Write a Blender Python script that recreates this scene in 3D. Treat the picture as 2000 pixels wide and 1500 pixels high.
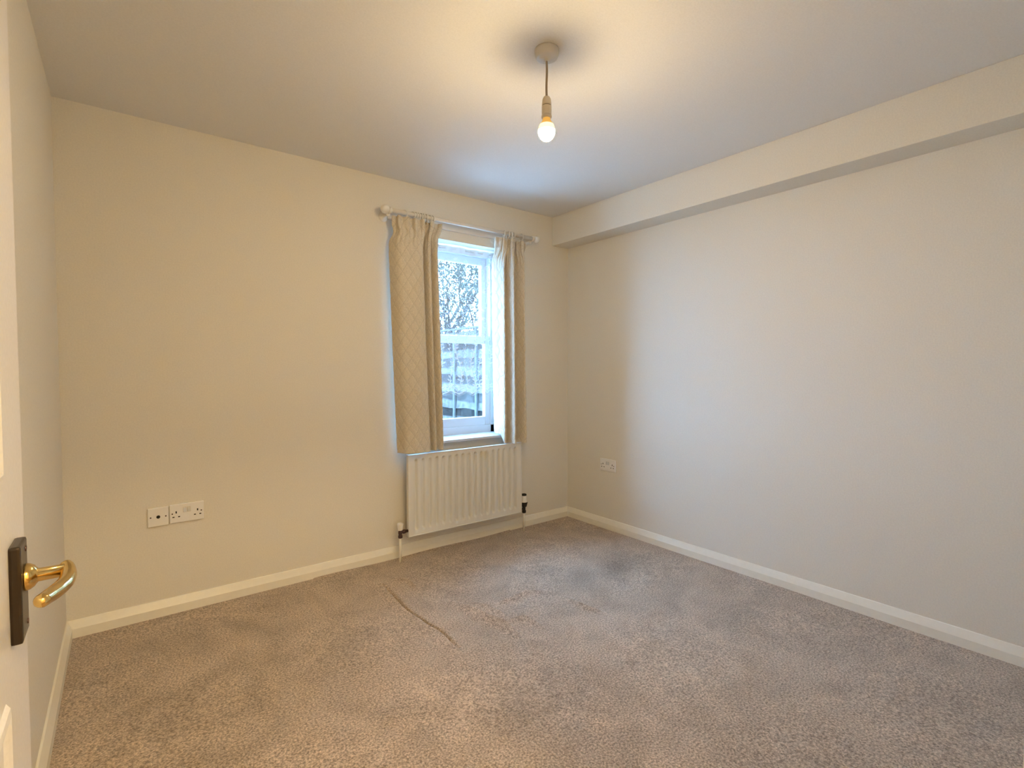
import bpy, bmesh, math, random
import numpy as np
from mathutils import Vector, Matrix

random.seed(7)
S = bpy.context.scene
COL = S.collection
for o in list(bpy.data.objects):
    bpy.data.objects.remove(o)

# ------------------------------------------------------------------ camera
FPX, YAW, PITCH, ROLL = 990.0162, -0.6571, -0.0325, -0.0006
CAM = Vector((-2.8445, -2.9530, 1.1979))
fw = Vector((-math.sin(YAW) * math.cos(PITCH), math.cos(YAW) * math.cos(PITCH), math.sin(PITCH)))
rt = fw.cross(Vector((0, 0, 1))).normalized()
up = rt.cross(fw)
rt, up = rt * math.cos(ROLL) + up * math.sin(ROLL), up * math.cos(ROLL) - rt * math.sin(ROLL)
cd = bpy.data.cameras.new('camera')
cd.sensor_width = 36.0
cd.lens = FPX * 36.0 / 2000.0
cd.clip_start = 0.01
cam = bpy.data.objects.new('camera', cd)
cam.matrix_world = Matrix(((rt.x, up.x, -fw.x, CAM.x), (rt.y, up.y, -fw.y, CAM.y), (rt.z, up.z, -fw.z, CAM.z), (0, 0, 0, 1)))
COL.objects.link(cam)
S.camera = cam

# ------------------------------------------------------------------ sky, exposure
world = bpy.data.worlds.new('overcast_sky')
S.world = world
world.use_nodes = True
bg = world.node_tree.nodes['Background']
bg.inputs['Color'].default_value = (0.28, 0.56, 1.0, 1)
bg.inputs['Strength'].default_value = 49.0
sl = bpy.data.lights.new('sun', 'SUN')
sl.energy = 14.0
sl.color = (0.50, 0.74, 1.0)
sl.angle = 0.03
sun = bpy.data.objects.new('sun', sl)
sun.rotation_euler = Vector((-1.0, 0.25, -1.65)).to_track_quat('-Z', 'Y').to_euler()
sun.location = (6, -1.5, 9)
COL.objects.link(sun)
S.view_settings.view_transform = 'Standard'
S.view_settings.look = 'None'
S.view_settings.gamma = 1.0
S.view_settings.use_curve_mapping = False
S.view_settings.exposure = 0.0

BULB_COLOUR = (1.0, 0.76, 0.43, 1)
BULB_STRENGTH = 850.0
HALL_FILL_STRENGTH = 360.0

# ------------------------------------------------------------------ helpers
H = 2.36            # ceiling height
LW = -3.0574        # left wall
FW = -2.887         # room face of the front wall
BD, BH = 0.171, 2.1426   # boxed beam depth, underside


def ray(px, py):
    return fw + rt * ((px - 1000) / FPX) + up * ((750 - py) / FPX)


def on(px, py, axis, val):
    d = ray(px, py)
    t = (val - CAM[axis]) / d[axis]
    return CAM + d * t


def mat(name, col, rough=0.6, metal=0.0, spec=0.5, noise=0.0, nscale=200.0, bump=0.0, bscale=300.0, coat=0.0):
    m = bpy.data.materials.new(name)
    m.use_nodes = True
    nt = m.node_tree
    b = nt.nodes['Principled BSDF']
    b.inputs['Base Color'].default_value = (*col, 1)
    b.inputs['Roughness'].default_value = rough
    b.inputs['Metallic'].default_value = metal
    b.inputs['Specular IOR Level'].default_value = spec
    b.inputs['Coat Weight'].default_value = coat
    tc = nt.nodes.new('ShaderNodeTexCoord')
    if noise > 0:
        n = nt.nodes.new('ShaderNodeTexNoise')
        n.inputs['Scale'].default_value = nscale
        n.inputs['Detail'].default_value = 3.0
        nt.links.new(tc.outputs['Object'], n.inputs['Vector'])
        r = nt.nodes.new('ShaderNodeMapRange')
        r.inputs['From Min'].default_value = 0.25
        r.inputs['From Max'].default_value = 0.75
        r.inputs['To Min'].default_value = 1 - noise
        r.inputs['To Max'].default_value = 1 + noise
        nt.links.new(n.outputs['Fac'], r.inputs['Value'])
        mx = nt.nodes.new('ShaderNodeVectorMath')
        mx.operation = 'SCALE'
        mx.inputs[0].default_value = col
        nt.links.new(r.outputs['Result'], mx.inputs['Scale'])
        nt.links.new(mx.outputs['Vector'], b.inputs['Base Color'])
    if bump > 0:
        n2 = nt.nodes.new('ShaderNodeTexNoise')
        n2.inputs['Scale'].default_value = bscale
        n2.inputs['Detail'].default_value = 4.0
        nt.links.new(tc.outputs['Object'], n2.inputs['Vector'])
        bp = nt.nodes.new('ShaderNodeBump')
        bp.inputs['Strength'].default_value = bump
        bp.inputs['Distance'].default_value = 0.002
        nt.links.new(n2.outputs['Fac'], bp.inputs['Height'])
        nt.links.new(bp.outputs['Normal'], b.inputs['Normal'])
    return m


M = {}
M['wall'] = mat('cream_wall_paint', (0.78, 0.735, 0.64), 0.75, noise=0.05, nscale=170, bump=0.10, bscale=220)
M['ceiling'] = mat('white_ceiling_paint', (0.80, 0.785, 0.755), 0.8, noise=0.04, nscale=170, bump=0.06, bscale=200)
M['gloss'] = mat('cream_gloss_paint', (0.87, 0.83, 0.72), 0.27, noise=0.02, nscale=40)
M['door'] = mat('white_door_paint', (0.80, 0.765, 0.70), 0.40, noise=0.04, nscale=160, bump=0.05, bscale=120)
M['upvc'] = mat('white_upvc', (0.64, 0.65, 0.66), 0.25)
M['white_plastic'] = mat('white_plastic', (0.86, 0.85, 0.83), 0.3)
M['pole_white'] = mat('white_painted_wood', (0.80, 0.765, 0.70), 0.35)
M['rad'] = mat('radiator_enamel', (0.78, 0.77, 0.73), 0.35, noise=0.02, nscale=200)
M['dark'] = mat('dark_hole', (0.012, 0.010, 0.008), 0.7)
M['brown_metal'] = mat('tarnished_brass_valve', (0.09, 0.05, 0.045), 0.35, metal=0.6)
M['brass'] = mat('polished_brass', (0.72, 0.50, 0.18), 0.16, metal=1.0, noise=0.10, nscale=60)
M['brass_plate'] = mat('brass_plate_dark_reflection', (0.035, 0.022, 0.012), 0.3, metal=0.4, noise=0.25, nscale=45)  # near-black colour stands in for the dark hallway mirrored in the brass
M['cord'] = mat('braided_flex', (0.30, 0.24, 0.18), 0.8)
M['rose'] = mat('ceiling_rose_plastic', (0.62, 0.58, 0.52), 0.45)
M['holder'] = mat('lampholder_plastic', (0.66, 0.58, 0.47), 0.4)
M['lining'] = mat('curtain_lining', (0.82, 0.80, 0.76), 0.7)
M['fence'] = mat('weathered_fence_timber', (0.026, 0.024, 0.022), 0.9, spec=0.0, noise=0.45, nscale=14)
M['fence_lit'] = mat('fence_timber_lit_boards', (0.055, 0.050, 0.046), 0.9, spec=0.0, noise=0.45, nscale=14)  # paler tint puts the lit bands of the lapped boards into colour
M['fence_shaded'] = mat('fence_timber_shaded_boards', (0.012, 0.011, 0.010), 0.9, spec=0.0, noise=0.45, nscale=14)  # darker tint puts the shaded bands of the lapped boards into colour
M['fence_post'] = mat('pale_fence_batten', (0.055, 0.054, 0.050), 0.9, spec=0.0, noise=0.3, nscale=20)
M['bark'] = mat('tree_bark', (0.013, 0.0115, 0.010), 0.95, spec=0.0, noise=0.4, nscale=12)
M['leaf'] = mat('leaf', (0.024, 0.030, 0.024), 0.8, spec=0.0, noise=0.4, nscale=5)
M['ground'] = mat('pale_patio', (0.45, 0.44, 0.42), 0.9, noise=0.15, nscale=3)
M['brickout'] = mat('outer_render', (0.5, 0.47, 0.42), 0.9)


def link(o):
    COL.objects.link(o)
    return o


def mesh_obj(name, me, m=None, parent=None, smooth=False):
    if m is not None:
        me.materials.append(m)
    if smooth:
        me.polygons.foreach_set('use_smooth', [True] * len(me.polygons))
    o = link(bpy.data.objects.new(name, me))
    if parent is not None:
        o.parent = parent
        o.matrix_parent_inverse = Matrix.Translation(parent.location).inverted()
    return o


def from_bm(name, bm, m=None, parent=None, smooth=False):
    bmesh.ops.recalc_face_normals(bm, faces=bm.faces[:])
    me = bpy.data.meshes.new(name)
    bm.to_mesh(me)
    bm.free()
    return mesh_obj(name, me, m, parent, smooth)


def box(bm, x0, x1, y0, y1, z0, z1, bev=0.0, seg=2):
    t = bmesh.new()
    v = [t.verts.new((x, y, z)) for x in (x0, x1) for y in (y0, y1) for z in (z0, z1)]
    for f in ((0, 1, 3, 2), (4, 6, 7, 5), (0, 4, 5, 1), (2, 3, 7, 6), (0, 2, 6, 4), (1, 5, 7, 3)):
        t.faces.new([v[i] for i in f])
    if bev > 0:
        bmesh.ops.bevel(t, geom=t.edges[:], offset=bev, segments=seg, profile=0.6, affect='EDGES')
    add(bm, t)


def add(bm, t):
    me = bpy.data.meshes.new('tmp')
    t.to_mesh(me)
    t.free()
    bm.from_mesh(me)
    bpy.data.meshes.remove(me)


def lathe(bm, prof, origin=(0, 0, 0), axis=(0, 0, 1), n=24):
    """profile = [(radius, height)] revolved about axis through origin"""
    ax = Vector(axis).normalized()
    a = ax.orthogonal().normalized()
    b = ax.cross(a)
    o = Vector(origin)
    rings = []
    for r, h in prof:
        if r < 1e-6:
            rings.append([bm.verts.new(o + ax * h)])
        else:
            rings.append([bm.verts.new(o + ax * h + a * (r * math.cos(2 * math.pi * k / n)) + b * (r * math.sin(2 * math.pi * k / n))) for k in range(n)])
    for r0, r1 in zip(rings, rings[1:]):
        if len(r0) == 1 and len(r1) == 1:
            continue
        for k in range(n):
            k2 = (k + 1) % n
            if len(r0) == 1:
                bm.faces.new((r0[0], r1[k], r1[k2]))
            elif len(r1) == 1:
                bm.faces.new((r0[k], r0[k2], r1[0]))
            else:
                bm.faces.new((r0[k], r0[k2], r1[k2], r1[k]))
    if len(rings[0]) > 1:
        bm.faces.new(rings[0][::-1])
    if len(rings[-1]) > 1:
        bm.faces.new(rings[-1])


def catmull(pts, n=8):
    P = [Vector(p) for p in pts]
    P = [P[0] * 2 - P[1]] + P + [P[-1] * 2 - P[-2]]
    out = []
    for i in range(1, len(P) - 2):
        p0, p1, p2, p3 = P[i - 1:i + 3]
        for k in range(n):
            t = k / n
            out.append(0.5 * ((2 * p1) + (p2 - p0) * t + (2 * p0 - 5 * p1 + 4 * p2 - p3) * t * t + (3 * p1 - p0 - 3 * p2 + p3) * t ** 3))
    out.append(P[-2].copy())
    return out


def tube(bm, pts, radii, n=12, caps=True, flat=1.0):
    P = [Vector(p) for p in pts]
    if not hasattr(radii, '__len__'):
        radii = [radii] * len(P)
    rings = []
    a = None
    for i, p in enumerate(P):
        t = (P[min(i + 1, len(P) - 1)] - P[max(i - 1, 0)]).normalized()
        if a is None:
            a = t.orthogonal().normalized()
        a = (a - t * a.dot(t)).normalized()
        b = t.cross(a)
        rings.append([bm.verts.new(p + (a * math.cos(2 * math.pi * k / n) + b * flat * math.sin(2 * math.pi * k / n)) * radii[i]) for k in range(n)])
    for r0, r1 in zip(rings, rings[1:]):
        for k in range(n):
            bm.faces.new((r0[k], r0[(k + 1) % n], r1[(k + 1) % n], r1[k]))
    if caps:
        bm.faces.new(rings[0][::-1])
        bm.faces.new(rings[-1])


def torus(bm, c, axis, R, r, n=28, k=8):
    ax = Vector(axis).normalized()
    a = ax.orthogonal().normalized()
    b = ax.cross(a)
    vs = []
    for i in range(n):
        t = 2 * math.pi * i / n
        d = a * math.cos(t) + b * math.sin(t)
        vs.append([bm.verts.new(Vector(c) + d * (R + r * math.cos(2 * math.pi * j / k)) + ax * (r * math.sin(2 * math.pi * j / k))) for j in range(k)])
    for i in range(n):
        for j in range(k):
            bm.faces.new((vs[i][j], vs[(i + 1) % n][j], vs[(i + 1) % n][(j + 1) % k], vs[i][(j + 1) % k]))


def grid_mesh(name, X, Y, Z, uv=None, close=False):
    """arrays [rows, cols] -> mesh"""
    r, c = X.shape
    co = np.stack([X, Y, Z], -1).reshape(-1, 3)
    i = np.arange(r * c).reshape(r, c)
    f = np.stack([i[:-1, :-1], i[:-1, 1:], i[1:, 1:], i[1:, :-1]], -1).reshape(-1, 4)
    me = bpy.data.meshes.new(name)
    me.vertices.add(len(co))
    me.vertices.foreach_set('co', co.ravel())
    me.loops.add(f.size)
    me.loops.foreach_set('vertex_index', f.ravel())
    me.polygons.add(len(f))
    me.polygons.foreach_set('loop_start', np.arange(0, f.size, 4))
    me.update(calc_edges=True)
    if uv is not None:
        l = me.uv_layers.new(name='UVMap')
        U = np.stack([uv[0], uv[1]], -1).reshape(-1, 2)[f.ravel()]
        l.data.foreach_set('uv', U.ravel())
    return me


def tag(o, label, cat, group=None, kind=None):
    o['label'] = label
    o['category'] = cat
    if group:
        o['group'] = group
    if kind:
        o['kind'] = kind
    return o


def thing(name, label, cat, loc=(0, 0, 0), group=None, kind=None):
    o = link(bpy.data.objects.new(name, None))
    o.location = loc
    o.empty_display_size = 0.05
    return tag(o, label, cat, group, kind)


# ------------------------------------------------------------------ room shell
WX0, WX1, WZ0, WZ1 = -1.40, -0.60, 0.700, 2.045   # window opening in the back wall
WT = 0.27                                          # back wall thickness

bm = bmesh.new()
box(bm, LW - 0.12, WX0, 0, WT, -0.12, H + 0.1)
box(bm, WX1, 0.12, 0, WT, -0.12, H + 0.1)
box(bm, WX0, WX1, 0, WT, -0.12, WZ0)
box(bm, WX0, WX1, 0, WT, WZ1, H + 0.1)
tag(from_bm('wall_back', bm, M['wall']), 'cream painted back wall holding the window', 'wall', kind='structure')
bm = bmesh.new()
box(bm, LW - 0.12, LW, -4.3, 0, -0.12, H + 0.1)
tag(from_bm('wall_left', bm, M['wall']), 'cream side wall behind the open door', 'wall', kind='structure')
bm = bmesh.new()
box(bm, 0, 0.12, FW - 0.1, 0, -0.12, H + 0.1)
tag(from_bm('wall_right', bm, M['wall']), 'plain cream wall under the long boxed beam', 'wall', kind='structure')
# front wall with the doorway the camera stands in
DX0, DX1, DZ = -2.995, -2.118, 2.02
bm = bmesh.new()
box(bm, LW, DX0, FW - 0.10, FW, 0, H)
box(bm, DX1, 0, FW - 0.10, FW, 0, H)
box(bm, DX0, DX1, FW - 0.10, FW, DZ, H)
tag(from_bm('wall_front', bm, M['wall']), 'cream wall around the doorway at the camera', 'wall', kind='structure')
# hallway behind the doorway
bm = bmesh.new()
box(bm, LW - 0.12, -1.2, -4.3, -4.2, -0.12, H + 0.1)
tag(from_bm('wall_hall', bm, M['wall']), 'hallway wall behind the doorway', 'wall', kind='structure')
bm = bmesh.new()
box(bm, -1.3, -1.2, -4.2, FW - 0.10, -0.12, H + 0.1)
tag(from_bm('wall_hall_end', bm, M['wall']), 'end wall of the hallway', 'wall', kind='structure')
bm = bmesh.new()
box(bm, LW - 0.12, -1.2, -4.3, FW - 0.10, -0.12, 0.0)
tag(from_bm('floor_hall', bm, mat('hall_carpet', (0.30, 0.22, 0.15), 0.95, noise=0.2)), 'brown hallway carpet behind the doorway', 'floor', kind='structure')
bm = bmesh.new()
box(bm, LW - 0.12, 0.12, -4.3, WT, H, H + 0.12)
tag(from_bm('ceiling', bm, M['ceiling']), 'white painted ceiling', 'ceiling', kind='structure')
# boxed beam along the right wall
bm = bmesh.new()
box(bm, -BD, 0, FW, 0, BH, H, 0.003)
tag(from_bm('trim_1', bm, M['wall']), 'long cream boxed beam along the top of the right wall', 'beam', kind='structure')


# carpet -----------------------------------------------------------------
def fl(px, py):
    p = on(px, py, 2, 0.0)
    return (p.x, p.y)


def z7(x, y):
    return fl(700 + x / 3.3333, 1050 + y / 3.3333)


creases = [  # (polyline, height, width, asymmetry)
    ([z7(*p) for p in ((160, 305), (240, 385), (290, 440), (330, 480), (400, 525), (470, 575), (540, 610), (590, 655), (650, 715))], 0.012, 0.013, 1),
    ([z7(*p) for p in ((620, 420), (740, 460), (850, 520), (960, 560), (1030, 620))], 0.022, 0.015, 0.6),
    ([z7(*p) for p in ((900, 430), (1000, 400), (1090, 360), (1200, 350))], 0.018, 0.013, 0.5),
    ([z7(*p) for p in ((240, 262), (330, 280), (380, 325))], 0.013, 0.011, 0.4),
    ([z7(*p) for p in ((990, 535), (1080, 520), (1190, 575))], 0.016, 0.014, 0.3),
    ([z7(*p) for p in ((1370, 395), (1480, 450), (1590, 485))], 0.014, 0.014, 0.3),
    ([z7(*p) for p in ((760, 420), (860, 450), (950, 500))], 0.012, 0.011, 0.4),
]
nx, ny = 640, 620
gx = np.linspace(LW, 0, nx)
gy = np.linspace(FW - 0.10, 0, ny)
X, Y = np.meshgrid(gx, gy)
Z = 0.0016 * (np.sin(X * 5.1 + 1.3 * np.sin(Y * 3.3)) + np.sin(Y * 6.3 + 1.7 * np.sin(X * 2.9)))
for poly, hgt, wid, asym in creases:
    best = np.full(X.shape, 1e9)
    side = np.zeros(X.shape)
    tt = np.zeros(X.shape)
    n = len(poly) - 1
    for k in range(n):
        a = np.array(poly[k]); b = np.array(poly[k + 1])
        d = b - a
        L2 = (d ** 2).sum()
        t = np.clip(((X - a[0]) * d[0] + (Y - a[1]) * d[1]) / L2, 0, 1)
        qx, qy = a[0] + t * d[0], a[1] + t * d[1]
        dist = np.hypot(X - qx, Y - qy)
        s = np.sign((X - a[0]) * d[1] - (Y - a[1]) * d[0])
        u = dist < best
        best = np.where(u, dist, best)
        side = np.where(u, s, side)
        tt = np.where(u, (k + t) / n, tt)
    fade = np.sin(np.pi * np.clip(tt, 0.03, 0.97)) ** 0.5
    w = np.where(side > 0, wid * (1 + 2.5 * asym), wid * (1 - 0.45 * asym))
    Z += hgt * fade * np.exp(-(best / w) ** 2)
    if asym == 1:
        Z -= 0.040 * fade * np.exp(-(best / 0.0072) ** 2)
edge = np.minimum(np.minimum(X - LW, -X), -Y)
Z *= np.clip(edge / 0.06, 0, 1)
Z = np.maximum(Z, -0.030)
# slight lift of the carpet edge under the radiator
Z += 0.006 * np.exp(-((Y + 0.02) / 0.03) ** 2) * (0.5 + 0.5 * np.sin(X * 9)) * ((X > -2.0) & (X < -0.6))
me = grid_mesh('floor', X, Y, Z)
st = np.zeros(X.shape)
for (px, py), rx, ry, amt in (((1138, 1128), 0.16, 0.10, 0.55), ((1205, 1106), 0.20, 0.11, 0.75), ((1010, 1400), 0.16, 0.12, 0.45), ((1290, 1165), 0.25, 0.12, 0.25), ((930, 1085), 0.35, 0.07, 0.2)):
    c = fl(px, py)
    u, v = X - c[0], Y - c[1]
    a = math.radians(-25)
    uu, vv = u * math.cos(a) - v * math.sin(a), u * math.sin(a) + v * math.cos(a)
    st = np.maximum(st, amt * np.exp(-((uu / rx) ** 2 + (vv / ry) ** 2)))
at = me.attributes.new('stain', 'FLOAT', 'POINT')
at.data.foreach_set('value', st.ravel().astype(np.float32))
m = bpy.data.materials.new('taupe_carpet')
m.use_nodes = True
nt = m.node_tree
b = nt.nodes['Principled BSDF']
b.inputs['Roughness'].default_value = 1.0
b.inputs['Specular IOR Level'].default_value = 0.1
b.inputs['Sheen Weight'].default_value = 0.25
b.inputs['Sheen Roughness'].default_value = 0.5
tc = nt.nodes.new('ShaderNodeTexCoord')


def noise_node(scale, detail, dist=0.0):
    n = nt.nodes.new('ShaderNodeTexNoise')
    n.inputs['Scale'].default_value = scale
    n.inputs['Detail'].default_value = detail
    n.inputs['Distortion'].default_value = dist
    nt.links.new(tc.outputs['Object'], n.inputs['Vector'])
    return n


def rng(src, a, b_, c, d):
    r = nt.nodes.new('ShaderNodeMapRange')
    for k, v in zip(('From Min', 'From Max', 'To Min', 'To Max'), (a, b_, c, d)):
        r.inputs[k].default_value = v
    nt.links.new(src, r.inputs['Value'])
    return r.outputs['Result']


def mth(op, a, b_):
    n = nt.nodes.new('ShaderNodeMath')
    n.operation = op
    for i, v in enumerate((a, b_)):
        if isinstance(v, (int, float)):
            n.inputs[i].default_value = v
        else:
            nt.links.new(v, n.inputs[i])
    return n.outputs['Value']


n1 = noise_node(140, 3)
n2 = noise_node(4.5, 5, 1.2)
n3 = noise_node(330, 2)
f = mth('MULTIPLY', rng(n1.outputs['Fac'], 0.32, 0.68, 0.50, 1.50), rng(n2.outputs['Fac'], 0.3, 0.7, 0.84, 1.16))
f = mth('MULTIPLY', f, rng(n3.outputs['Fac'], 0.3, 0.7, 0.7, 1.3))
an = nt.nodes.new('ShaderNodeAttribute')
an.attribute_name = 'stain'
stn = mth('MULTIPLY', an.outputs['Fac'], rng(n2.outputs['Fac'], 0.3, 0.6, 0.5, 1.0))
f = mth('MULTIPLY', f, mth('SUBTRACT', 1.0, mth('MULTIPLY', stn, 0.60)))
mx = nt.nodes.new('ShaderNodeVectorMath')
mx.operation = 'SCALE'
mx.inputs[0].default_value = (0.43, 0.332, 0.248)
nt.links.new(f, mx.inputs['Scale'])
nt.links.new(mx.outputs['Vector'], b.inputs['Base Color'])
bp = nt.nodes.new('ShaderNodeBump')
bp.inputs['Strength'].default_value = 0.7
bp.inputs['Distance'].default_value = 0.006
nt.links.new(n1.outputs['Fac'], bp.inputs['Height'])
nt.links.new(bp.outputs['Normal'], b.inputs['Normal'])
tag(mesh_obj('floor', me, m, smooth=True), 'taupe brown carpet with creases and dark worn patches', 'carpet', kind='structure')


# skirting ----------------------------------------------------------------
def skirting(name, a, b, nrm, label):
    a, b, nrm = Vector(a), Vector(b), Vector(nrm)
    prof = [(0, -0.02), (0.019, -0.02), (0.019, 0.040), (0.0175, 0.0435), (0.006, 0.0735), (0.003, 0.0755), (0, 0.0755)]
    bm = bmesh.new()
    ra = [bm.verts.new(a + nrm * d + Vector((0, 0, z))) for d, z in prof]
    rb = [bm.verts.new(b + nrm * d + Vector((0, 0, z))) for d, z in prof]
    for k in range(len(prof)):
        k2 = (k + 1) % len(prof)
        bm.faces.new((ra[k], ra[k2], rb[k2], rb[k]))
    bm.faces.new(ra)
    bm.faces.new(rb[::-1])
    tag(from_bm(name, bm, M['gloss']), label, 'skirting board', kind='structure')


skirting('baseboard_back', (LW, 0, 0), (0, 0, 0), (0, -1, 0), 'cream gloss skirting board under the window wall')
skirting('baseboard_right', (0, 0, 0), (0, FW, 0), (-1, 0, 0), 'cream gloss skirting board along the right wall')
skirting('baseboard_left', (LW, FW, 0), (LW, 0, 0), (1, 0, 0), 'cream gloss skirting board beside the open door')
skirting('baseboard_front', (-2.04, FW, 0), (0, FW, 0), (0, 1, 0), 'cream gloss skirting board along the doorway wall')

# doorway lining and architrave
bm = bmesh.new()
box(bm, DX0, DX0 + 0.025, FW - 0.10, FW, 0, DZ)
box(bm, DX1 - 0.025 + 0.025, DX1 + 0.001, FW - 0.10, FW, 0, DZ)
box(bm, DX0, DX1, FW - 0.10, FW, DZ - 0.025, DZ)
tag(from_bm('trim_2', bm, M['gloss']), 'cream door lining inside the doorway', 'door frame', kind='structure')
bm = bmesh.new()
box(bm, DX1 + 0.001, DX1 + 0.07, FW, FW + 0.016, 0, DZ + 0.06, 0.003)
tag(from_bm('trim_3', bm, M['gloss']), 'cream architrave strip at the right edge of the doorway', 'architrave', kind='structure')

# ------------------------------------------------------------------ window
win = thing('window_1', 'white sliding sash window in the deep reveal', 'window', (-1.0, 0.17, WZ0), kind='structure')
FY = 0.165
bm = bmesh.new()   # outer frame
fwd = 0.045
box(bm, WX0, WX0 + fwd, FY, FY + 0.10, WZ0, WZ1, 0.003)
box(bm, WX1 - fwd, WX1, FY, FY + 0.10, WZ0, WZ1, 0.003)
box(bm, WX0, WX1, FY, FY + 0.10, WZ1 - 0.03, WZ1, 0.003)
box(bm, WX0, WX1, FY, FY + 0.10, WZ0, 0.770, 0.003)
from_bm('window_frame', bm, M['upvc'], win)
bm = bmesh.new()   # sill board
box(bm, WX0 + 0.001, WX1 - 0.001, -0.001, FY + 0.002, WZ0, WZ0 + 0.016)
box(bm, WX0 - 0.03, WX1 + 0.03, -0.040, -0.001, WZ0 - 0.002, WZ0 + 0.016, 0.005, 3)
from_bm('window_sill', bm, M['upvc'], win)
gm = bpy.data.materials.new('window_glass')
gm.use_nodes = True
gt = gm.node_tree
gt.nodes.clear()
go = gt.nodes.new('ShaderNodeOutputMaterial')
gtr = gt.nodes.new('ShaderNodeBsdfTransparent')
gtr.inputs['Color'].default_value = (0.94, 0.965, 0.97, 1)
ggl = gt.nodes.new('ShaderNodeBsdfGlossy')
ggl.inputs['Roughness'].default_value = 0.02
glw = gt.nodes.new('ShaderNodeLayerWeight')
glw.inputs['Blend'].default_value = 0.5
gpw = gt.nodes.new('ShaderNodeMath')
gpw.operation = 'POWER'
gpw.inputs[1].default_value = 5.0
gt.links.new(glw.outputs['Facing'], gpw.inputs[0])
gfr = gt.nodes.new('ShaderNodeMapRange')      # Schlick reflectance, the same from both sides of the pane
gfr.inputs['To Min'].default_value = 0.04
gfr.inputs['To Max'].default_value = 0.9
gt.links.new(gpw.outputs['Value'], gfr.inputs['Value'])
gmx = gt.nodes.new('ShaderNodeMixShader')
gt.links.new(gfr.outputs['Result'], gmx.inputs['Fac'])
gt.links.new(gtr.outputs['BSDF'], gmx.inputs[1])
gt.links.new(ggl.outputs['BSDF'], gmx.inputs[2])
gt.links.new(gmx.outputs['Shader'], go.inputs['Surface'])


def sash(name, y0, z0, z1, bot, top, stile):
    bm = bmesh.new()
    x0, x1 = WX0 + fwd - 0.004, WX1 - fwd + 0.004
    d = 0.038
    box(bm, x0, x0 + stile, y0, y0 + d, z0, z1, 0.004)
    box(bm, x1 - stile, x1, y0, y0 + d, z0, z1, 0.004)
    box(bm, x0 + stile, x1 - stile, y0, y0 + d, z0, z0 + bot, 0.004)
    box(bm, x0 + stile, x1 - stile, y0, y0 + d, z1 - top, z1, 0.004)
    s = from_bm(name, bm, M['upvc'], win)
    bm = bmesh.new()
    box(bm, x0 + stile - 0.004, x1 - stile + 0.004, y0 + 0.016, y0 + 0.020, z0 + bot - 0.004, z1 - top + 0.004)
    p = from_bm('pane', bm, gm)
    p.parent = s
    return s


sash('lower_sash', FY + 0.008, 0.768, 1.428, 0.064, 0.054, 0.046)
sash('upper_sash', FY + 0.055, 1.395, WZ1 - 0.028, 0.04, 0.055, 0.046)

# ------------------------------------------------------------------ net curtain
net = thing('net_curtain', 'sheer white lace net curtain with scalloped hem in the window', 'net curtain', (-1.0, 0.10, 2.02))
NX0, NX1, NZT = -1.395, -0.605, 2.022


def net_y(x, z):
    a = 0.010 + 0.004 * np.clip((2.0 - z), 0, 1)
    return 0.100 + a * np.sin(x * 62 + 0.9 * np.sin(x * 17) + 0.25 * np.sin(z * 5)) + 0.006 * np.sin(x * 23 + z * 1.1)


cols, rows = 240, 110
gx = np.linspace(NX0, NX1, cols)
hem = 1.005 + 0.022 * np.abs(np.sin(gx * 26.0)) - 0.012
v = np.linspace(0, 1, rows)[:, None]
X = np.repeat(gx[None, :], rows, 0)
Z = NZT + (hem[None, :] - NZT) * v
Y = net_y(X, Z)
nm = bpy.data.materials.new('sheer_net')
nm.use_nodes = True
t = nm.node_tree
t.nodes.clear()
out = t.nodes.new('ShaderNodeOutputMaterial')
tr = t.nodes.new('ShaderNodeBsdfTransparent')
dif = t.nodes.new('ShaderNodeBsdfDiffuse')
dif.inputs['Color'].default_value = (0.85, 0.87, 0.9, 1)
trl = t.nodes.new('ShaderNodeBsdfTranslucent')
trl.inputs['Color'].default_value = (0.80, 0.84, 0.9, 1)
m1 = t.nodes.new('ShaderNodeMixShader')
m1.inputs['Fac'].default_value = 0.012
t.links.new(dif.outputs['BSDF'], m1.inputs[1])
t.links.new(trl.outputs['BSDF'], m1.inputs[2])
m2 = t.nodes.new('ShaderNodeMixShader')
m2.inputs['Fac'].default_value = 0.26
t.links.new(tr.outputs['BSDF'], m2.inputs[1])
t.links.new(m1.outputs['Shader'], m2.inputs[2])
t.links.new(m2.outputs['Shader'], out.inputs['Surface'])
mesh_obj('sheer_panel', grid_mesh('sheer_panel', X, Y, Z), nm, net, True)
# heading tape and rod
bm = bmesh.new()
gxx = np.linspace(NX0, NX1, 120)
for z0, z1 in ((NZT - 0.03, NZT + 0.012),):
    va = [bm.verts.new((x, net_y(x, 2.0) - 0.002, z0)) for x in gxx]
    vb = [bm.verts.new((x, net_y(x, 2.0) - 0.002, z1)) for x in gxx]
    for k in range(len(gxx) - 1):
        bm.faces.new((va[k], va[k + 1], vb[k + 1], vb[k]))
dm = bpy.data.materials.new('lace_thread')
dm.use_nodes = True
t = dm.node_tree
t.nodes.clear()
out = t.nodes.new('ShaderNodeOutputMaterial')
tr = t.nodes.new('ShaderNodeBsdfTransparent')
dif = t.nodes.new('ShaderNodeBsdfDiffuse')
dif.inputs['Color'].default_value = (0.85, 0.87, 0.9, 1)
trl = t.nodes.new('ShaderNodeBsdfTranslucent')
trl.inputs['Color'].default_value = (0.8, 0.85, 0.92, 1)
m1 = t.nodes.new('ShaderNodeMixShader')
m1.inputs['Fac'].default_value = 0.010
t.links.new(dif.outputs['BSDF'], m1.inputs[1])
t.links.new(trl.outputs['BSDF'], m1.inputs[2])
m2 = t.nodes.new('ShaderNodeMixShader')
m2.inputs['Fac'].default_value = 0.75
t.links.new(tr.outputs['BSDF'], m2.inputs[1])
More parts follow.
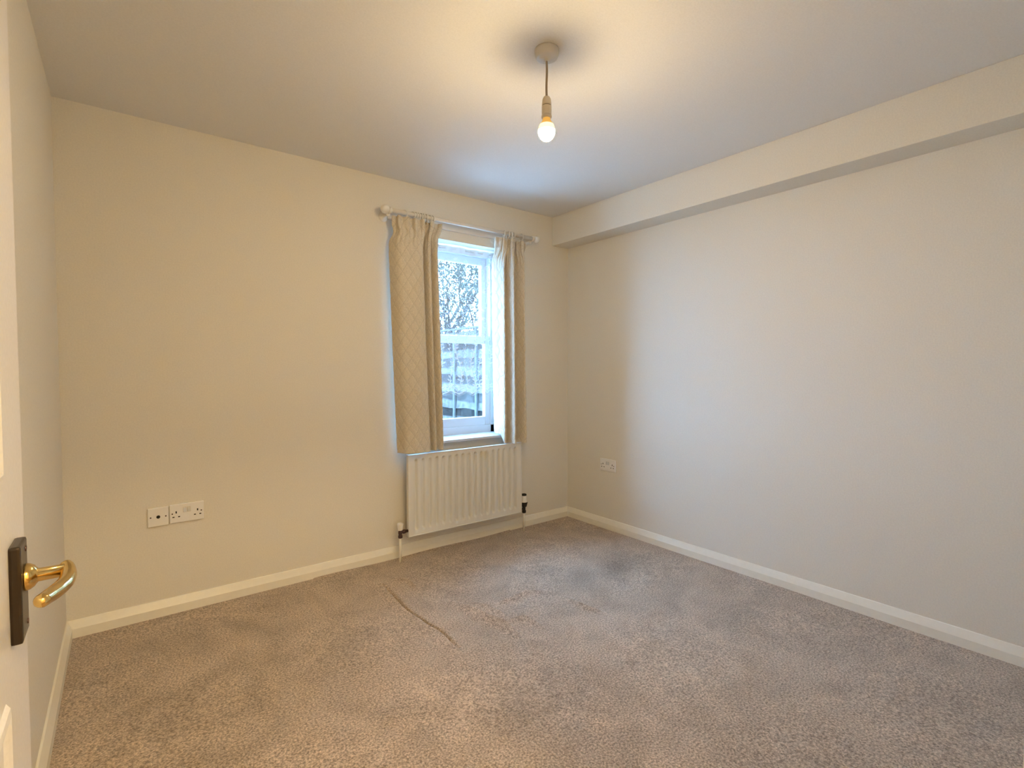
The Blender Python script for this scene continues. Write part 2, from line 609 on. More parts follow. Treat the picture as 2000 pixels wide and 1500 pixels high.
t.links.new(m1.outputs['Shader'], m2.inputs[2])
t.links.new(m2.outputs['Shader'], out.inputs['Surface'])
from_bm('heading_tape', bm, dm, net)
bm = bmesh.new()
tube(bm, [(WX0 + 0.001, 0.10, 2.018), (WX1 - 0.001, 0.10, 2.018)], 0.004, 10)
from_bm('net_rod', bm, M['upvc'], net)
# lace motifs: scrolls, sprigs and a leafy border
bm = bmesh.new()
rnd = random.Random(3)


def ribbon(pts, w0, w1):
    n = len(pts)
    va, vb = [], []
    for i, (x, z) in enumerate(pts):
        xa, za = pts[max(i - 1, 0)]
        xb, zb = pts[min(i + 1, n - 1)]
        dx, dz = xb - xa, zb - za
        l = math.hypot(dx, dz) or 1
        w = (w0 + (w1 - w0) * i / (n - 1)) * 0.5
        for arr, s in ((va, 1), (vb, -1)):
            px, pz = x - dz / l * w * s, z + dx / l * w * s
            arr.append(bm.verts.new((px, float(net_y(px, pz)) - 0.003, pz)))
    for k in range(n - 1):
        bm.faces.new((va[k], va[k + 1], vb[k + 1], vb[k]))


def leafm(x, z, ang, l, w):
    pts = []
    for k in range(8):
        t_ = k / 7
        pts.append((t_, math.sin(math.pi * t_)))
    va, vb = [], []
    for t_, s in pts:
        for arr, sg in ((va, 1), (vb, -1)):
            px = x + math.cos(ang) * t_ * l - math.sin(ang) * sg * s * w * 0.5
            pz = z + math.sin(ang) * t_ * l + math.cos(ang) * sg * s * w * 0.5
            arr.append(bm.verts.new((px, float(net_y(px, pz)) - 0.003, pz)))
    for k in range(7):
        bm.faces.new((va[k], va[k + 1], vb[k + 1], vb[k]))


def spiral(x, z, r, a0, turns, sg, w):
    pts = []
    n = 26
    for k in range(n):
        t_ = k / (n - 1)
        rr = r * (1 - 0.85 * t_)
        a = a0 + sg * turns * 2 * math.pi * t_
        pts.append((x + rr * math.cos(a), z + rr * math.sin(a)))
    ribbon(pts, w, w * 0.6)


z = 1.93
row = 0
while z > 1.42:
    x = NX0 + 0.05 + (0.045 if row % 2 else 0)
    while x < NX1 - 0.04:
        jx, jz = x + rnd.uniform(-.012, .012), z + rnd.uniform(-.02, .02)
        spiral(jx, jz, 0.024, rnd.uniform(0, 6.28), 1.1, rnd.choice((-1, 1)), 0.004)
        a = rnd.uniform(0, 6.28)
        for q in range(3):
            leafm(jx + 0.03 * math.cos(a), jz + 0.03 * math.sin(a), a + (q - 1) * 0.7, 0.026, 0.009)
        x += 0.092
    z -= 0.088
    row += 1
# leafy border towards the hem
x = NX0 + 0.03
k = 0
while x < NX1 - 0.02:
    base = 1.03
    stem = [(x + 0.018 * math.sin((zz - base) * 16 + k), zz) for zz in np.linspace(base, base + 0.40, 26)]
    ribbon(stem, 0.006, 0.003)
    for i, (sx, sz) in enumerate(stem[2:-1:2]):
        sg = 1 if i % 2 else -1
        leafm(sx, sz, math.pi / 2 - sg * 0.9, 0.032 * (1 - i * 0.03), 0.012)
        leafm(sx, sz + 0.01, math.pi / 2 + sg * 0.9, 0.026 * (1 - i * 0.03), 0.010)
    spiral(stem[-1][0] + 0.012, stem[-1][1] + 0.006, 0.02, math.pi, 1.2, -1 if k % 2 else 1, 0.0045)
    spiral(x + 0.03, 1.06, 0.018, 0, 1.2, 1, 0.005)
    x += 0.066
    k += 1
for zz in (1.035, 1.060, 1.078):
    xs = np.linspace(NX0, NX1, 200)
    ribbon([(float(xx), float(zz - 0.022 + 0.022 * abs(math.sin(xx * 26.0)))) for xx in xs], 0.006, 0.006)
lp = from_bm('lace_pattern', bm, dm, net)
lp['kind'] = 'stuff'
lp['label'] = 'white embroidered scrolls and leaf border'

# ------------------------------------------------------------------ curtains
cm = bpy.data.materials.new('quilted_cream_fabric')
cm.use_nodes = True
nt = cm.node_tree
b = nt.nodes['Principled BSDF']
b.inputs['Roughness'].default_value = 0.85
b.inputs['Specular IOR Level'].default_value = 0.25
b.inputs['Sheen Weight'].default_value = 0.2
uvn = nt.nodes.new('ShaderNodeUVMap')
sep = nt.nodes.new('ShaderNodeSeparateXYZ')
nt.links.new(uvn.outputs['UV'], sep.inputs['Vector'])
DU, DV = 0.062, 0.095     # diamond size


def saw(sign):
    a = mth('MULTIPLY', sep.outputs['X'], 1 / DU)
    c = mth('MULTIPLY', sep.outputs['Y'], sign / DV)
    s = mth('FRACT', mth('ADD', mth('ADD', a, c), 40.0), 0)
    return mth('ABSOLUTE', mth('SUBTRACT', s, 0.5), 0)      # 0.5 on the stitch lines


d = mth('MAXIMUM', saw(1), saw(-1))
line = rng(d, 0.455, 0.5, 0.0, 1.0)
tc = nt.nodes.new('ShaderNodeTexCoord')
nf = noise_node(240, 3)
fcol = mth('MULTIPLY', rng(nf.outputs['Fac'], 0.3, 0.7, 0.84, 1.12), mth('SUBTRACT', 1.0, mth('MULTIPLY', line, 0.18)))
mx = nt.nodes.new('ShaderNodeVectorMath')
mx.operation = 'SCALE'
mx.inputs[0].default_value = (0.66, 0.585, 0.46)
nt.links.new(fcol, mx.inputs['Scale'])
nt.links.new(mx.outputs['Vector'], b.inputs['Base Color'])
bp = nt.nodes.new('ShaderNodeBump')
bp.inputs['Strength'].default_value = 0.35
bp.inputs['Distance'].default_value = 0.003
nt.links.new(mth('SUBTRACT', nf.outputs['Fac'], line), bp.inputs['Height'])
nt.links.new(bp.outputs['Normal'], b.inputs['Normal'])
M['fabric'] = cm


def quilt(u, v):
    a = np.abs((u / DU + v / DV + 40) % 1 - 0.5)
    c = np.abs((u / DU - v / DV + 40) % 1 - 0.5)
    d = np.maximum(a, c)
    return 1 - np.clip((d - 0.25) / 0.25, 0, 1) ** 2


def curtain(name, label, path_top, path_mid, path_bot, zt, zb_fn, pleats, loc):
    root = thing(name, label, 'curtain', loc)
    n = 14
    P = [np.array([[p.x, p.y] for p in catmull([(x, y, 0) for x, y in pp], n)]) for pp in (path_top, path_mid, path_bot)]

    def resample(Q, k):
        s = np.concatenate([[0], np.cumsum(np.hypot(*np.diff(Q, axis=0).T))])
        return Q, s
    # same number of points in every path -> same parameter
    cols = P[0].shape[0]
    fine = 3
    idx = np.linspace(0, cols - 1, (cols - 1) * fine + 1)
    P = [np.stack([np.interp(idx, np.arange(cols), Q[:, 0]), np.interp(idx, np.arange(cols), Q[:, 1])], -1) for Q in P]
    cols = len(idx)
    rows = 190
    zb = zb_fn(np.linspace(0, 1, cols))
    v = np.concatenate([np.linspace(0, 0.075, 24)[:-1], np.linspace(0.075, 1, rows - 23)])[:, None]
    smid = np.concatenate([[0], np.cumsum(np.hypot(*np.diff(P[1], axis=0).T))])
    t1 = np.clip(v / 0.12, 0, 1)
    t1 = t1 * t1 * (3 - 2 * t1)
    t2 = np.clip((v - 0.12) / 0.88, 0, 1)
    X = (P[0][None, :, 0] * (1 - t1) + P[1][None, :, 0] * t1) * (1 - t2) + P[2][None, :, 0] * t2
    Y = (P[0][None, :, 1] * (1 - t1) + P[1][None, :, 1] * t1) * (1 - t2) + P[2][None, :, 1] * t2
    Zz = zt + (zb[None, :] - zt) * v
    # waist below the pinch pleats
    cx = X.mean(axis=1, keepdims=True)
    waist = 0.10 * np.exp(-((v - 0.065) / 0.025) ** 2)
    X = cx + (X - cx) * (1 - waist)
    U = np.repeat(smid[None, :], X.shape[0], 0)
    V = np.repeat((v * (zt - zb.mean())), cols, 1)
    tx = np.gradient(X, axis=1)
    ty = np.gradient(Y, axis=1)
    l = np.hypot(tx, ty) + 1e-9
    nxn, nyn = ty / l, -tx / l            # faces the room for a path running left to right
    pl = np.sin(U / smid[-1] * pleats * 2 * np.pi)
    head = np.exp(-(v / 0.06) ** 2)
    gather = np.exp(-((v - 0.07) / 0.05) ** 2)
    off = 0.013 * head * np.sign(pl) * np.abs(pl) ** 0.6 + 0.006 * gather * np.abs(pl)
    off = off + 0.0032 * quilt(U, V) * np.clip((v - 0.05) / 0.1, 0, 1)
    off = off + 0.003 * np.sin(U * 37 + V * 2.2) * np.clip(v * 2, 0, 1)
    Xo, Yo = X + nxn * off, Y + nyn * off
    hr = 23
    for nm_, sl in (('heading', slice(0, hr + 1)), ('fabric_panel', slice(hr, None))):
        mesh_obj(nm_, grid_mesh(nm_, Xo[sl], Yo[sl], Zz[sl], (U[sl], V[sl])), M['fabric'], root, True)
    th = 0.006
    Xl, Yl = X + nxn * (np.minimum(off, 0.0) - th), Y + nyn * (np.minimum(off, 0) - th)
    Zl = Zz + 0.004 - 0.012 * (1 - v) * 0 + 0.012 * v
    lo = mesh_obj('lining', grid_mesh('lining', Xl, Yl, Zl - 0.006), M['lining'], root, True)
    lo['label'] = 'plain white lining'
    # hem and side edges joining fabric and lining
    bm = bmesh.new()
    for (Ax, Ay, Az, Bx, By, Bz) in ((Xo[-1], Yo[-1], Zz[-1], Xl[-1], Yl[-1], Zl[-1] - 0.006),
                                     (Xo[:, 0], Yo[:, 0], Zz[:, 0], Xl[:, 0], Yl[:, 0], Zl[:, 0] - 0.006),
                                     (Xo[:, -1], Yo[:, -1], Zz[:, -1], Xl[:, -1], Yl[:, -1], Zl[:, -1] - 0.006),
                                     (Xo[0], Yo[0], Zz[0], Xl[0], Yl[0], Zl[0] - 0.006)):
        Az = np.broadcast_to(Az, Ax.shape)
        Bz = np.broadcast_to(Bz, Ax.shape)
        va = [bm.verts.new(p) for p in zip(Ax, Ay, Az)]
        vb = [bm.verts.new(p) for p in zip(Bx, By, Bz)]
        for k in range(len(va) - 1):
            bm.faces.new((va[k], va[k + 1], vb[k + 1], vb[k]))
    from_bm('hem', bm, M['lining'], root)
    return root


curtain('curtain', 'cream quilted curtain hanging left of the window, in shadow', 
        [(-1.535, -0.075), (-1.500, -0.115), (-1.42, -0.105), (-1.355, -0.125), (-1.335, -0.075), (-1.315, -0.055), (-1.290, -0.11), (-1.265, -0.09), (-1.265, -0.06), (-1.235, -0.105), (-1.195, -0.085)],
        [(-1.545, -0.050), (-1.515, -0.120), (-1.44, -0.135), (-1.365, -0.130), (-1.345, -0.075), (-1.335, -0.050), (-1.315, -0.115), (-1.290, -0.10), (-1.285, -0.055), (-1.255, -0.115), (-1.228, -0.060)],
        [(-1.500, -0.050), (-1.470, -0.125), (-1.39, -0.140), (-1.320, -0.135), (-1.300, -0.085), (-1.295, -0.055), (-1.275, -0.125), (-1.255, -0.105), (-1.250, -0.060), (-1.215, -0.120), (-1.185, -0.060)],
        2.108, lambda s: np.full_like(s, 0.672), 11, (-1.38, -0.09, 0.672))
curtain('curtain', 'cream quilted curtain bunched right of the window, catching daylight',
        [(-0.772, -0.070), (-0.745, -0.100), (-0.720, -0.080), (-0.695, -0.115), (-0.675, -0.070), (-0.648, -0.120), (-0.612, -0.070), (-0.592, -0.055), (-0.560, -0.105), (-0.530, -0.075), (-0.500, -0.075)],
        [(-0.718, 0.040), (-0.722, 0.000), (-0.717, -0.045), (-0.706, -0.095), (-0.680, -0.060), (-0.662, -0.145), (-0.634, -0.085), (-0.610, -0.080), (-0.580, -0.160), (-0.548, -0.075), (-0.505, -0.060)],
        [(-0.700, 0.035), (-0.712, -0.005), (-0.708, -0.050), (-0.702, -0.100), (-0.676, -0.065), (-0.657, -0.155), (-0.628, -0.095), (-0.606, -0.085), (-0.572, -0.170), (-0.538, -0.075), (-0.495, -0.060)],
        2.100, lambda s: 0.664 + 0.062 * np.clip((0.27 - s) / 0.06, 0, 1), 12, (-0.65, -0.09, 0.664))

# ------------------------------------------------------------------ pole, rings, batten
PZ, PY = 2.137, -0.092
pole = thing('curtain_pole', 'white wooden curtain pole with ball finials above the window', 'curtain pole', (-1.0, PY, PZ))
bm = bmesh.new()
tube(bm, [(-1.555, PY, PZ), (-0.445, PY, PZ)], 0.0125, 20)
from_bm('rod', bm, M['pole_white'], pole, True)
for sx, xe in ((-1, -1.555), (1, -0.445)):
    bm = bmesh.new()
    prof = [(0.0125, -0.012), (0.017, -0.010), (0.018, 0.0), (0.014, 0.004), (0.015, 0.008)]
    for k in range(9):
        a = -0.95 + (math.pi / 2 + 0.95) * k / 8
        prof.append((0.0275 * math.cos(a) if k < 8 else 0.0, 0.030 + 0.0275 * math.sin(a)))
    lathe(bm, prof, (xe, PY, PZ), (sx, 0, 0), 24)
    from_bm('finial', bm, M['pole_white'], pole, True)
    xb = xe - sx * (-0.004 if sx < 0 else 0.004)
    xb = -1.560 if sx < 0 else -0.452
    br = from_bm('bracket', (lambda q: (lathe(q, [(0.0, 0), (0.028, 0), (0.028, 0.006), (0.02, 0.012), (0.0105, 0.016), (0.0095, 0.066), (0.013, 0.072), (0.013, 0.08), (0.0, 0.08)], (xb, 0.0, PZ - 0.022), (0, -1, 0), 20), q)[1])(bmesh.new()), M['pole_white'], pole, True)
    bm = bmesh.new()
    arc = [(xb, PY + 0.019 * math.cos(a), PZ + 0.019 * math.sin(a)) for a in np.linspace(math.radians(-200), math.radians(20), 14)]
    tube(bm, arc, 0.006, 8)
    cup = from_bm('cup', bm, M['pole_white'], None, True)
    cup.parent = br
    cup.matrix_parent_inverse = Matrix.Identity(4)
    cup.location = -Vector(pole.location) * 0


def ring(x, tilt, label, group):
    bm = bmesh.new()
    torus(bm, (0, 0, 0), (math.cos(tilt), math.sin(tilt), 0.0), 0.0235, 0.0034, 28, 8)
    me = bpy.data.meshes.new('curtain_ring')
    bm.to_mesh(me)
    bm.free()
    o = mesh_obj('curtain_ring', me, M['pole_white'], None, True)
    o.location = (x, PY, PZ - 0.0078)
    tag(o, label, 'curtain ring', group)
    bm = bmesh.new()
    torus(bm, (0, 0, -0.0310), (math.sin(tilt), -math.cos(tilt), 0), 0.0040, 0.0011, 14, 6)
    e = from_bm('eyelet', bm, M['brass'], None, True)
    e.parent = o
    return o


ring(-1.462, 0.5, 'lone pale curtain ring on the pole next to the left finial', 'curtain rings')
ORD = ('first', 'second', 'third', 'fourth', 'fifth', 'sixth', 'seventh', 'eighth')
for k, (x, t_) in enumerate(((-1.408, 0.35), (-1.388, 0.25), (-1.370, 0.1), (-1.352, 0.05), (-1.335, 0.0), (-1.314, -0.15), (-1.290, 0.2), (-1.272, 0.15))):
    ring(x, t_, ORD[k] + ' pale ring from the left in the packed row above the left curtain', 'curtain rings over the left curtain')
ring(-0.705, -0.40, 'tilted white curtain ring leading the right curtain', 'curtain rings')
for k, (x, t_) in enumerate(((-0.668, -0.25), (-0.648, -0.1), (-0.628, 0.1))):
    ring(x, t_, ORD[k] + ' white ring from the left in the bunch on top of the right curtain', 'curtain rings over the right curtain')
ring(-0.552, 0.0, 'last white curtain ring beside the right finial', 'curtain rings')

bm = bmesh.new()
box(bm, -1.535, -0.585, -0.018, 0, 2.106, 2.152, 0.003)
tag(from_bm('trim_4', bm, M['pole_white']), 'white wooden batten fixed to the wall behind the curtain pole', 'batten', kind='structure')

# ------------------------------------------------------------------ radiator
rad = thing('radiator', 'white fluted panel radiator with valves under the window', 'radiator', (-1.0, -0.1, 0.0))
RX0, RX1, RZ0, RZ1, RYF = -1.449, -0.561, 0.150, 0.652, -0.100
NF = 17
pitch = (RX1 - RX0 - 0.052) / NF
xs = [RX0, RX0 + 0.010]
prof = [0.0, 0.0]
for k in range(NF):
    c = RX0 + 0.026 + pitch * (k + 0.5)
    for dx, h in ((-0.013, 0), (-0.0105, 0.15), (-0.0065, 0.85), (-0.004, 1), (0.004, 1), (0.0065, 0.85), (0.0105, 0.15), (0.013, 0)):
        xs.append(c + dx)
        prof.append(h)
xs += [RX1 - 0.010, RX1]
prof += [0.0, 0.0]
zs = [RZ0, RZ0 + 0.01, RZ0 + 0.030, RZ0 + 0.034, RZ0 + 0.044, RZ0 + 0.049] + list(np.linspace(RZ0 + 0.09, RZ1 - 0.08, 10)) + [RZ1 - 0.041, RZ1 - 0.036, RZ1 - 0.027, RZ1 - 0.023, RZ1 - 0.01, RZ1]
vz = np.array([0, 0, 0, .15, .9, 1] + [1] * 10 + [1, .9, .15, 0, 0, 0.0])
Xg, Zg = np.meshgrid(np.array(xs), np.array(zs))
Yg = RYF + 0.018 * np.array(prof)[None, :] * vz[:, None]
# from x ascending, z ascending: normal should face -y
me = grid_mesh('front_panel', Xg, Yg, Zg)
mesh_obj('front_panel', me, M['rad'], rad, False)
bm = bmesh.new()
box(bm, RX0 + 0.001, RX1 - 0.001, RYF + 0.0195, RYF + 0.024, RZ0 + 0.001, RZ1 - 0.001)
from_bm('back_panel', bm, M['rad'], rad)
bm = bmesh.new()
e = 0.0055
box(bm, RX0 - e, RX0 + 0.001, RYF - 0.004, RYF + 0.022, RZ0 - e, RZ1 + e, 0.002)
box(bm, RX1 - 0.001, RX1 + e, RYF - 0.004, RYF + 0.022, RZ0 - e, RZ1 + e, 0.002)
box(bm, RX0 - e, RX1 + e, RYF - 0.004, RYF + 0.022, RZ0 - e, RZ0 + 0.001, 0.002)
box(bm, RX0 - e, RX1 + e, RYF - 0.004, RYF + 0.022, RZ1 - 0.001, RZ1 + e, 0.002)
from_bm('rim', bm, M['rad'], rad)
bm = bmesh.new()
x = RX0 + 0.05
while x < RX1 - 0.05:
    box(bm, x, x + 0.0015, RYF + 0.020, RYF + 0.048, RZ0 + 0.05, RZ1 - 0.05)
    x += 0.024
from_bm('convector_fins', bm, M['rad'], rad)
for x in (-1.31, -0.70):
    bm = bmesh.new()
    box(bm, x - 0.02, x + 0.02, RYF + 0.02, -0.001, RZ0 + 0.06, RZ1 - 0.08)
    from_bm('wall_bracket', bm, M['rad'], rad)
RYC = RYF + 0.008
# lockshield valve on the left
LX = -1.505
bm = bmesh.new()
tube(bm, [(LX, RYC, 0.0), (LX, RYC, 0.165)], 0.0078, 14)
from_bm('pipe', bm, M['gloss'], rad, True)
bm = bmesh.new()
lathe(bm, [(0.010, 0.150), (0.0135, 0.152), (0.0135, 0.166), (0.010, 0.170), (0.0125, 0.178), (0.0125, 0.192), (0.010, 0.196), (0.010, 0.206)], (LX, RYC, 0), (0, 0, 1), 16)
lathe(bm, [(0.008, 0.0), (0.008, 0.016), (0.0125, 0.018), (0.0125, 0.032), (0.009, 0.034), (0.009, 0.056)], (LX, RYC, 0.186), (1, 0, 0), 16)
va = from_bm('lockshield_valve', bm, M['brown_metal'], rad, True)
va['label'] = 'dark valve body'
bm = bmesh.new()
lathe(bm, [(0.0145, 0.200), (0.0150, 0.204), (0.0185, 0.238), (0.0180, 0.241), (0.0, 0.241)], (LX, RYC, 0), (0, 0, 1), 20)
c = from_bm('valve_cap', bm, M['white_plastic'])
c.parent = va
# thermostatic valve on the right
TX = -0.527
bm = bmesh.new()
tube(bm, [(TX, RYC, 0.0), (TX, RYC, 0.150)], 0.0078, 14)
from_bm('pipe', bm, M['gloss'], rad, True)
bm = bmesh.new()
lathe(bm, [(0.011, 0.134), (0.0145, 0.137), (0.0145, 0.152), (0.011, 0.156), (0.012, 0.178), (0.020, 0.182), (0.026, 0.208), (0.026, 0.214), (0.014, 0.216)], (TX, RYC, 0), (0, 0, 1), 18)
lathe(bm, [(0.009, 0.0), (0.009, 0.034)], (TX, RYC, 0.168), (-1, 0, 0), 14)
va = from_bm('thermostatic_valve', bm, M['dark'], rad, True)
va['label'] = 'black valve body'
bm = bmesh.new()
lathe(bm, [(0.023, 0.214), (0.0235, 0.218), (0.0180, 0.232), (0.0165, 0.262), (0.0, 0.262)], (TX, RYC, 0), (0, 0, 1), 20)
c = from_bm('valve_head', bm, M['white_plastic'], None, True)
c.parent = va
bm = bmesh.new()
lathe(bm, [(0.0175, 0.262), (0.019, 0.264), (0.019, 0.271), (0.016, 0.274), (0.0, 0.274)], (TX, RYC, 0), (0, 0, 1), 20)
c = from_bm('valve_top', bm, M['dark'], None, True)
c.parent = va

# ------------------------------------------------------------------ sockets


def plate_obj(name, label, origin, ux, nrm, w, h, double):
    """origin = centre on wall; ux = horizontal unit vector; nrm = out of wall"""
    ux, nrm = Vector(ux), Vector(nrm)
    root = thing(name, label, 'socket', origin)
    R = Matrix((ux, (0, 0, 1), nrm)).transposed().to_4x4()

    def part(nm, bm, m, parent=root):
        bmesh.ops.recalc_face_normals(bm, faces=bm.faces[:])
        me = bpy.data.meshes.new(nm)
        bm.transform(R)
        bm.to_mesh(me)
        bm.free()
        me.materials.append(m)
        o = link(bpy.data.objects.new(nm, me))
        o.parent = parent
        return o
    bm = bmesh.new()
    box(bm, -w / 2, w / 2, -h / 2, h / 2, 0.0, 0.010, 0.003, 2)
    part('plate', bm, M['white_plastic'])

    def blob(cx, cy, sx, sy, d=0.0016):
        bm = bmesh.new()
        box(bm, cx - sx / 2, cx + sx / 2, cy - sy / 2, cy + sy / 2, 0.0088, 0.0098 + d * 0.4)
        return bm
    if double:
        for cx in (-0.0445, 0.0445):
            part('earth_slot', blob(cx, 0.006, 0.0055, 0.0105), M['dark'])
            part('pin_slot', blob(cx - 0.0115, -0.0165, 0.0085, 0.005), M['dark'])
            part('pin_slot', blob(cx + 0.0115, -0.0165, 0.0085, 0.005), M['dark'])
        for cx in (-0.0085, 0.0085):
            bm = bmesh.new()
            box(bm, cx - 0.0072, cx + 0.0072, 0.002, 0.027, 0.008, 0.0108, 0.0004)
            s = part('switch_surround', bm, M['holder'])
            bm = bmesh.new()
            v = [bm.verts.new(p) for p in ((cx - 0.006, 0.004, 0.0095), (cx + 0.006, 0.004, 0.0095), (cx + 0.006, 0.025, 0.0095), (cx - 0.006, 0.025, 0.0095),
                                           (cx - 0.006, 0.004, 0.0145), (cx + 0.006, 0.004, 0.0145), (cx + 0.006, 0.025, 0.0115), (cx - 0.006, 0.025, 0.0115))]
            for f_ in ((0, 1, 5, 4), (1, 2, 6, 5), (2, 3, 7, 6), (3, 0, 4, 7), (4, 5, 6, 7)):
                bm.faces.new([v[i] for i in f_])
            part('rocker', bm, M['upvc'], s)
        sc = ((-0.0605, 0.0), (0.0605, 0.0))
    else:
        bm = bmesh.new()
        lathe(bm, [(0.0, 0.0092), (0.0078, 0.0092), (0.0078, 0.0104), (0.0, 0.0104)], (0, 0, 0), (0, 0, 1), 20)
        part('aerial_hole', bm, M['dark'])
        sc = ((-0.030, 0.0), (0.030, 0.0))
    for cx, cy in sc:
        bm = bmesh.new()
        lathe(bm, [(0.0, 0.0092), (0.0035, 0.0092), (0.0032, 0.0106), (0.0, 0.0106)], (cx, cy, 0), (0, 0, 1), 12)
        part('screw', bm, M['brown_metal'])
    return root


plate_obj('aerial_socket', 'single white aerial socket left of the double socket', (-2.7165, 0, 0.4825), (1, 0, 0), (0, -1, 0), 0.083, 0.090, False)
plate_obj('double_socket', 'white double power socket beside the aerial socket', (-2.6000, 0, 0.4860), (1, 0, 0), (0, -1, 0), 0.143, 0.090, True)
plate_obj('double_socket', 'white double power socket on the right wall near the corner', (0, -0.434, 0.4755), (0, -1, 0), (-1, 0, 0), 0.148, 0.090, True)

# ------------------------------------------------------------------ pendant light
PX, PYY = -1.586, -1.531
pend = thing('pendant_light', 'bare lit bulb hanging on a flex from the ceiling rose', 'ceiling light', (PX, PYY, H))
bm = bmesh.new()
lathe(bm, [(0.0, 0.0), (0.044, 0.0), (0.0445, -0.006), (0.0435, -0.020), (0.040, -0.028), (0.034, -0.0315), (0.012, -0.034), (0.010, -0.040), (0.0045, -0.042), (0.0, -0.042)], (PX, PYY, H), (0, 0, 1), 32)
from_bm('ceiling_rose', bm, M['rose'], pend, True)
bm = bmesh.new()
tube(bm, catmull([(PX, PYY, H - 0.038), (PX + 0.001, PYY, H - 0.08), (PX - 0.001, PYY, H - 0.13), (PX, PYY, 2.185)], 6), 0.0042, 10)
from_bm('flex', bm, M['cord'], pend, True)
bm = bmesh.new()
lathe(bm, [(0.004, 2.192), (0.011, 2.190), (0.0155, 2.181), (0.0175, 2.165), (0.0175, 2.159)], (PX, PYY, 0), (0, 0, 1), 24)
hd = from_bm('lampholder_cap', bm, M['holder'], pend, True)
bm = bmesh.new()
lathe(bm, [(0.0165, 2.160), (0.0165, 2.1565)], (PX, PYY, 0), (0, 0, 1), 24)
from_bm('lampholder_gap', bm, M['dark'], pend)
bm = bmesh.new()
lathe(bm, [(0.0175, 2.1570), (0.0180, 2.154), (0.0180, 2.127), (0.0165, 2.125)], (PX, PYY, 0), (0, 0, 1), 24)
from_bm('lampholder_body', bm, M['holder'], pend, True)
bm = bmesh.new()
lathe(bm, [(0.0170, 2.126), (0.0172, 2.121), (0.0190, 2.121), (0.0190, 2.115), (0.014, 2.113)], (PX, PYY, 0), (0, 0, 1), 24)
from_bm('lampholder_ring', bm, M['holder'], pend, True)


def emit(name, col, s):
    m = bpy.data.materials.new(name)
    m.use_nodes = True
    t = m.node_tree
    t.nodes.clear()
    o = t.nodes.new('ShaderNodeOutputMaterial')
    e = t.nodes.new('ShaderNodeEmission')
    e.inputs['Color'].default_value = col
    e.inputs['Strength'].default_value = s
    t.links.new(e.outputs['Emission'], o.inputs['Surface'])
    return m


bm = bmesh.new()
lathe(bm, [(0.0135, 2.116), (0.0140, 2.108), (0.0190, 2.099), (0.0265, 2.089)], (PX, PYY, 0), (0, 0, 1), 28)
from_bm('bulb_neck', bm, emit('bulb_neck_glare', (1.0, 0.50, 0.10, 1), 0.9), pend, True)  # unlit housing, the bulb's orange glare put on it as emission
bm = bmesh.new()
lathe(bm, [(0.0265, 2.0892), (0.0295, 2.0800), (0.0310, 2.0690)], (PX, PYY, 0), (0, 0, 1), 28)
from_bm('bulb_shoulder', bm, emit('glowing_bulb_shoulder', (1.0, 0.86, 0.50, 1), 1.6), pend, True)
bm = bmesh.new()
pr = []
for k in range(11):
    a = -math.pi / 2 * k / 10
    pr.append((0.0310 * math.cos(a) if k < 10 else 0.0, 2.0692 + 0.0385 * math.sin(a)))
lathe(bm, pr, (PX, PYY, 0), (0, 0, 1), 32)
from_bm('bulb', bm, emit('glowing_bulb', BULB_COLOUR, BULB_STRENGTH), pend, True)

# added lamp in the unseen hallway, warms the left of the room
HLX, HLY = -2.35, -3.70
hall = thing('hall_fill_light', 'added round warm fill light in the unseen hallway behind the doorway', 'ceiling light', (HLX, HLY, H))
bm = bmesh.new()
lathe(bm, [(0.0, 0.0), (0.125, 0.0), (0.125, -0.018), (0.112, -0.022)], (HLX, HLY, H), (0, 0, 1), 32)
from_bm('base', bm, M['rose'], hall, True)
bm = bmesh.new()
pr = [(0.112 * math.cos(a) if k < 8 else 0.0, -0.020 - 0.055 * math.sin(a)) for k, a in enumerate(np.linspace(0, math.pi / 2, 9))]
lathe(bm, pr, (HLX, HLY, H), (0, 0, 1), 32)
from_bm('diffuser', bm, emit('hall_fill_glow', BULB_COLOUR, HALL_FILL_STRENGTH), hall, True)

# ------------------------------------------------------------------ open door
DFX = -2.950
door = thing('door_1', 'white panelled door standing open against the left wall', 'door', (DFX, -2.46, 0.0), kind='structure')
DY0, DY1 = -2.872, -2.034
bm = bmesh.new()
box(bm, DFX - 0.040, DFX, DY0, DY1, 0.008, 1.990, 0.002)
from_bm('door_leaf', bm, M['door'], door)
for (y0, y1) in ((-2.735, -2.505), (-2.425, -2.195)):
    for (z0, z1) in ((0.22, 0.835), (1.075, 1.62), (1.70, 1.87)):
        bm = bmesh.new()
        w = 0.022
        prof = [(0, 0.0), (0.004, 0.004), (0.010, 0.0055), (0.016, 0.003), (w, 0.0)]
        rings = []
        for d_, h_ in prof:
            rings.append([bm.verts.new((DFX + h_, yy, zz)) for yy, zz in ((y0 + d_, z0 + d_), (y1 - d_, z0 + d_), (y1 - d_, z1 - d_), (y0 + d_, z1 - d_))])
        for r0, r1 in zip(rings, rings[1:]):
            for k in range(4):
                bm.faces.new((r0[k], r0[(k + 1) % 4], r1[(k + 1) % 4], r1[k]))
        from_bm('panel_moulding', bm, M['door'], door)
bm = bmesh.new()
box(bm, DFX - 0.0005, DFX + 0.0105, -2.156, -2.106, 0.880, 0.993, 0.003, 2)
pl = from_bm('handle_plate', bm, M['brass_plate'], door)
pl['label'] = 'brass backplate with a dark reflection put into its colour'
HY, HZ, HX = -2.131, 0.950, DFX + 0.0100
for zz in (0.893, 0.981):
    bm = bmesh.new()
    lathe(bm, [(0.0, 0.0), (0.0035, 0.0), (0.003, 0.0015), (0.0, 0.0018)], (HX, -2.119, zz), (1, 0, 0), 12)
    s = from_bm('screw', bm, M['brown_metal'])
    s.parent = pl
bm = bmesh.new()
